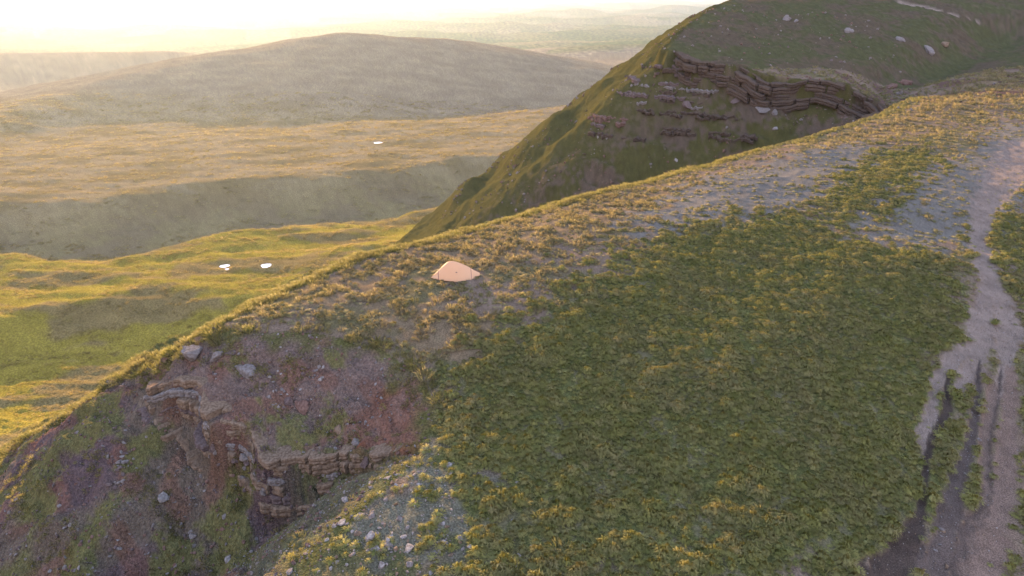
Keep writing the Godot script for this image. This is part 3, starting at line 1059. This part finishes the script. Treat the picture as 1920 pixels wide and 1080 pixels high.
func tuft_mesh(sd: int, blades: int, spread: float, high: float, wide: float, droop: float) -> ArrayMesh:
	var g := RandomNumberGenerator.new()
	g.seed = sd
	var st := SurfaceTool.new()
	st.begin(Mesh.PRIMITIVE_TRIANGLES)
	# the matted heart of the tussock
	var ring := []
	for i in 4:
		var row := []
		for j in 9:
			var t := TAU * j / 9.0
			var k: float = [1.0, 0.8, 0.45, 0.0][i] * spread * 0.5 * (1.0 + 0.25 * sin(t * 2.0 + sd) + 0.15 * sin(t * 3.0 + sd * 2.0))
			row.append(Vector3(cos(t) * k, [-0.05, 0.30, 0.5, 0.55][i] * high, sin(t) * k))
		ring.append(row)
	for i in 3:
		for j in 9:
			var m := (j + 1) % 9
			for tri in [[ring[i][j], ring[i + 1][j], ring[i][m]], [ring[i][m], ring[i + 1][j], ring[i + 1][m]]]:
				var up: Vector3 = (Vector3(tri[0].x, 0, tri[0].z) / spread + Vector3.UP * 0.8).normalized()
				facing(st, tri[0], tri[1], tri[2], up, Color(0.9, 0.9, 0.9))
	for k in blades:
		var t := g.randf() * TAU
		var out := Vector3(cos(t), 0, sin(t))
		var side := Vector3(-out.z, 0, out.x)
		var q := sqrt(g.randf())
		var foot := out * spread * 0.75 * q + Vector3.UP * high * 0.55 * (1.0 - q * q)
		var lean := spread * (0.2 + 0.5 * q) * g.randf_range(0.5, 1.1)
		var h := high * g.randf_range(0.35, 0.7)
		var mid := foot + out * lean * 0.5 + Vector3.UP * h
		var tip := foot + out * lean * 1.15 + Vector3.UP * h * g.randf_range(1.0 - droop, 1.05) + side * g.randf_range(-0.25, 0.25) * spread
		var w := side * wide * g.randf_range(0.7, 1.3)
		var shade := g.randf_range(0.6, 1.5)
		var c := Color(shade, shade, shade)
		var nrm := (Vector3.UP + out * 0.7).normalized()
		facing(st, foot - w * 0.6, mid - w, foot + w * 0.6, nrm, c)
		facing(st, foot + w * 0.6, mid - w, mid + w, nrm, c)
		facing(st, mid - w, tip, mid + w, nrm, c)
	return st.commit()

# long thin grass of the rim, without a matted heart, so that the low sun shines through it
func fringe_mesh(sd: int) -> ArrayMesh:
	var g := RandomNumberGenerator.new()
	g.seed = sd
	var st := SurfaceTool.new()
	st.begin(Mesh.PRIMITIVE_TRIANGLES)
	for k in 46:
		var t := g.randf() * TAU
		var out := Vector3(cos(t), 0, sin(t))
		var t2 := g.randf() * TAU
		var side := Vector3(cos(t2), 0, sin(t2))
		var foot := out * 0.28 * sqrt(g.randf()) - Vector3.UP * 0.04
		var h := g.randf_range(0.14, 0.34)
		var mid := foot + out * 0.10 + Vector3.UP * h * 0.8
		var tip := foot + out * g.randf_range(0.2, 0.34) + Vector3.UP * h
		var w := side * g.randf_range(0.008, 0.016)
		var shade := g.randf_range(0.75, 1.3)
		var nrm := (out + Vector3.UP * 0.3).normalized()
		var c := Color(shade, shade, shade)
		facing(st, foot - w, mid - w, foot + w, nrm, c)
		facing(st, foot + w, mid - w, mid + w, nrm, c)
		facing(st, mid - w, tip, mid + w, nrm, c)
	return st.commit()

func build_grass() -> void:
	var tufts := []
	for k in 5: tufts.append(tuft_mesh(500 + k, 84, 0.21, 0.17, 0.010, 0.75))
	var shorts := []
	for k in 3: shorts.append(tuft_mesh(600 + k, 70, 0.22, 0.07, 0.009, 0.5))
	var lists := []
	var tints := []
	var long := []
	for k in 2: long.append(fringe_mesh(700 + k))
	for k in 10:
		lists.append([])
		tints.append([])
	var green0 := Color(0.15, 0.163, 0.047)
	var green1 := Color(0.28, 0.268, 0.088)
	var straw0 := Color(0.215, 0.175, 0.10)
	var straw1 := Color(0.33, 0.275, 0.165)
	# the plateau and its rim, in cells
	var d := 12.0
	while d < 230.0:
		var cell := 0.18 if d < 60.0 else 0.18 + (d - 60.0) * 0.0045
		var half := 0.80 * d + 8.0
		var x := -minf(half, 60.0)
		while x < half:
			var px := x + rng.randf() * cell
			var pd := d + rng.randf() * cell
			x += cell
			if px * 1.25 > pd + 8.0: continue
			var g := grid_at(px, pd)
			var z: int = rows[int(g.x)][2][int(g.z)]
			if z > 2 or z == 2 and rng.randf() > 0.008: continue
			var p := Vector2(px, pd)
			var clump := nf.get_noise_2d(px * 0.35 + 60.0, pd * 0.35)
			var want := 0.0
			var short := false
			var slope := false
			var airy := 0.12
			var fringe: bool = z == 0 and pd > 30.0 and rows[int(g.x)][3][int(g.z)] > -0.5
			var mix := 0.0
			var big := 1.0
			if z == 2:
				want = 1.0
				short = true
				mix = 0.3
				big = 0.7
			elif z == 0:
				var cv := cover_at(px, pd)
				var roll := rng.randf()
				var patch := ns.get_noise_2d(px * 0.13, pd * 0.13 + 50.0)
				if pd - 0.2 * px > 150.0:
					want = 0.0
				elif roll < cv.r * 1.1:
					want = 0.03 + 0.16 * sm01(0.15, 0.5, clump)
					short = rng.randf() < 0.8
					mix = 0.55
				elif roll < cv.r + cv.g:
					want = 0.75 + 0.5 * clump
					mix = 0.03 + 0.16 * sm01(0.0, 0.5, patch) + rng.randf() * 0.16
					airy = 0.04
					short = rng.randf() < 0.15 + 0.3 * sm01(0.0, -0.4, patch)
					big = 0.8 + 0.45 * sm01(-0.2, 0.3, clump)
				elif roll < cv.r + cv.g + cv.b:
					want = 0.06 + 0.42 * sm01(-0.05, 0.28, clump)
					mix = 0.75
					airy = 0.55
				elif roll < cv.r + cv.g + cv.b + cv.a:
					want = 0.02 + 0.26 * sm01(0.15, 0.45, clump)
					mix = 0.05
					short = rng.randf() < 0.8
					airy = 0.0
				else:
					want = 0.12 + 0.35 * sm01(0.0, 0.35, clump)
					mix = 0.65 - 0.5 * sm01(38.0, 24.0, pd)
					short = rng.randf() < 0.5
					big = 0.85
					airy = 0.4
			else:
				if pd > 85.0:
					want = 0.5 if line_dist(p, rim_b) < 3.5 else 0.0
					mix = 0.4
				else:
					var k := nf.get_noise_2d(px * 0.2 + 11.0, pd * 0.2)
					want = (0.12 if px > -14.0 and pd < 30.0 else 0.3) * sm01(0.05, 0.3, k)
					mix = 0.35
					big = 0.7
					slope = true
					if pd > 37.0 and rows[int(g.x)][3][int(g.z)] < 2.5 or px < -17.0 and line_dist(p, PackedVector2Array([Vector2(-17.4, 37.4), Vector2(-26, 37.0), Vector2(-50, 38.0)])) < 1.3 + 1.5 * k:
						want = 0.4
						mix = 0.35
						big = 0.9
						fringe = true
			if rng.randf() > want: continue
			var s := big * rng.randf_range(0.55, 1.25) * maxf(1.0, cell / 0.26)
			var kind := 8 + rng.randi() % 2 if fringe else ((5 + rng.randi() % 3) if short else rng.randi() % 5)
			if fringe: mix = 0.1 + 0.4 * rng.randf()
			elif kind < 5 and rng.randf() < airy:
				kind = 8 + rng.randi() % 2
				s *= 0.8
			elif slope:
				kind = 8 + rng.randi() % 2
				s *= 0.7
			var nrm := Vector3.UP if z == 0 else normal_at(px, pd, 0.4).lerp(Vector3.UP, 0.4).normalized()
			var b := Basis(Quaternion(Vector3.UP, nrm)) * Basis(Vector3.UP, rng.randf() * TAU)
			lists[kind].append(Transform3D(b.scaled_local(Vector3(s, s * rng.randf_range(0.8, 1.25), s)), Vector3(px, g.y, -pd)))
			var v := rng.randf()
			tints[kind].append(green0.lerp(green1, v).lerp(straw0.lerp(straw1, v), clampf(mix + rng.randf_range(-0.25, 0.25), 0.0, 1.0)))
		d += cell
	# coarse grass on the sunlit valley floor
	for k in 46000:
		var pd := rng.randf_range(120.0, 420.0) if k < 30000 else rng.randf_range(400.0, 1000.0)
		var px := rng.randf_range(-0.85 * pd, 0.1 * pd - 20.0)
		var g := grid_at(px, pd)
		if rows[int(g.x)][2][int(g.z)] < 3: continue
		var c := nf.get_noise_2d(px * 0.03, pd * 0.06)
		if rng.randf() > 0.35 + c * 1.2: continue
		var s := rng.randf_range(1.0, 2.4) * (pd / 250.0)
		var kind := 8 + rng.randi() % 2
		lists[kind].append(Transform3D(Basis(Vector3.UP, rng.randf() * TAU).scaled_local(Vector3(s, s * 0.6, s)), Vector3(px, g.y, -pd)))
		var v := rng.randf()
		tints[kind].append(Color(0.22, 0.19, 0.06).lerp(Color(0.37, 0.29, 0.12), v))
	var n := 0
	for k in 10:
		n += lists[k].size()
		copies("grass", "tussocky moorland grass growing over the ridge top and rim", "grass", tufts[k] if k < 5 else (shorts[k - 5] if k < 8 else long[k - 8]), M.grass, lists[k], tints[k])
	print("tufts ", n)

# ------------------------------------------------------------------ the tent
func build_tent() -> void:
	var g := ground_at(853, 519)
	var t := Node3D.new()
	t.name = "tent"
	t.position = Vector3(g.x, ground(g.x, -g.z), g.z)
	t.rotation.y = deg_to_rad(6.0)
	t.scale = Vector3(1.0, 0.93, 1.0)
	meta(t, "small peach orange tent pitched alone near the ridge edge", "tent")
	add_child(t)
	var fab := StandardMaterial3D.new()
	fab.resource_name = "tent_fabric"
	fab.albedo_color = Color(0.755, 0.59, 0.44)
	fab.roughness = 0.6
	fab.backlight_enabled = true
	fab.backlight = Color(0.66, 0.54, 0.40)
	fab.cull_mode = BaseMaterial3D.CULL_DISABLED
	var seam := StandardMaterial3D.new()
	seam.albedo_color = Color(0.52, 0.36, 0.30)
	seam.roughness = 0.8
	var dark := StandardMaterial3D.new()
	dark.albedo_color = Color(0.25, 0.22, 0.22)
	dark.roughness = 0.7
	# stations along the tent: x, ridge height, ridge z, front hem z, back hem z, hem height
	var st := [[-1.62, 0.05, 0.0, 0.05, -0.05, 0.02], [-1.15, 0.52, 0.0, 0.50, -0.50, 0.05], [-1.10, 0.57, 0.0, 0.53, -0.53, 0.06], [-0.78, 0.93, 0.0, 0.78, -0.75, 0.08], [-0.45, 1.22, 0.0, 0.92, -0.88, 0.09], [-0.15, 1.26, 0.0, 0.98, -0.92, 0.09], [0.1, 1.20, 0.0, 1.06, -0.95, 0.03], [0.45, 1.04, 0.0, 0.98, -0.93, 0.10], [0.8, 0.84, 0.0, 0.97, -0.88, 0.09], [1.08, 0.66, 0.0, 1.02, -0.85, 0.02], [1.12, 0.62, 0.0, 0.97, -0.80, 0.04], [1.38, 0.42, 0.0, 0.60, -0.52, 0.08], [1.70, 0.24, 0.0, 0.16, -0.14, 0.12]]
	var section := func(s: Array, u: float) -> Vector3:      # u: 0 front hem, 1 ridge, 2 back hem
		var k := u if u <= 1.0 else 2.0 - u
		var hem: float = s[3] if u <= 1.0 else s[4]
		var arch := sin(k * PI * 0.5)
		var y: float = lerpf(s[5], s[1], lerpf(k, arch, 0.25))
		var crease := 0.018 * sin(s[0] * 7.0 + k * 5.0) * sin(k * PI)
		return Vector3(s[0], y + crease, lerpf(hem, s[2], pow(k, 1.15)) + crease)
	var panel := func(called: String, i0: int, i1: int) -> void:
		var b := SurfaceTool.new()
		b.begin(Mesh.PRIMITIVE_TRIANGLES)
		b.set_smooth_group(1)
		for i in range(i0, i1):
			for k in 16:
				var u0 := k / 8.0
				var u1 := (k + 1) / 8.0
				var q := [section.call(st[i], u0), section.call(st[i + 1], u0), section.call(st[i], u1), section.call(st[i + 1], u1)]
				for v in [q[0], q[2], q[1], q[1], q[2], q[3]]: b.add_vertex(v)
		b.index()
		b.generate_normals()
		obj(called, b.commit(), fab, t)
	panel.call("vestibule", 0, 1)
	panel.call("canopy", 2, 9)
	panel.call("end_panel", 10, 12)
	# seams and the folded hem between the panels
	for i in [1, 9]:
		var b := SurfaceTool.new()
		b.begin(Mesh.PRIMITIVE_TRIANGLES)
		for k in 16:
			var q := []
			for s in [st[i], st[i + 1]]:
				for u in [k / 8.0, (k + 1) / 8.0]: q.append(section.call(s, u) + Vector3(0, 0.004, 0))
			for v in [q[0], q[1], q[2], q[2], q[1], q[3]]: b.add_vertex(v)
		b.generate_normals()
		seam.cull_mode = BaseMaterial3D.CULL_DISABLED
		obj("pole_sleeve", b.commit(), seam, t)
	var floor_ := SurfaceTool.new()
	floor_.begin(Mesh.PRIMITIVE_TRIANGLES)
	for i in range(3, 9):
		var a: Array = st[i]
		var c: Array = st[i + 1]
		var q := [Vector3(a[0], 0.06, a[3] * 0.82), Vector3(c[0], 0.06, c[3] * 0.82), Vector3(a[0], 0.06, a[4] * 0.82), Vector3(c[0], 0.06, c[4] * 0.82)]
		for v in [q[0], q[2], q[1], q[1], q[2], q[3]]: floor_.add_vertex(v)
	floor_.generate_normals()
	obj("groundsheet", floor_.commit(), dark, t)
	var mark := BoxMesh.new()
	mark.size = Vector3(0.10, 0.05, 0.012)
	var mk := obj("vent_flap", mark, dark, t)
	mk.position = section.call(st[6], 0.45) + Vector3(0.0, 0.02, 0.03)
	mk.rotation.x = -0.75
	for s in [[-1.62, 0.05, 0.0, -2.1, 0.0], [1.70, 0.24, 0.0, 2.25, 0.0], [-0.45, 0.8, -0.5, -0.6, -1.8]]:
		var a := Vector3(s[0], s[1], s[2])
		var e := Vector3(s[3], 0.0, s[4])
		e.y = ground((t.transform * e).x, -(t.transform * e).z) - t.position.y + 0.02
		var c := CylinderMesh.new()
		c.top_radius = 0.006
		c.bottom_radius = 0.006
		c.height = a.distance_to(e)
		c.radial_segments = 5
		c.rings = 1
		var o := obj("guy_line", c, seam, t)
		o.basis = Basis(Quaternion(Vector3.UP, (a - e).normalized()))
		o.position = (a + e) * 0.5
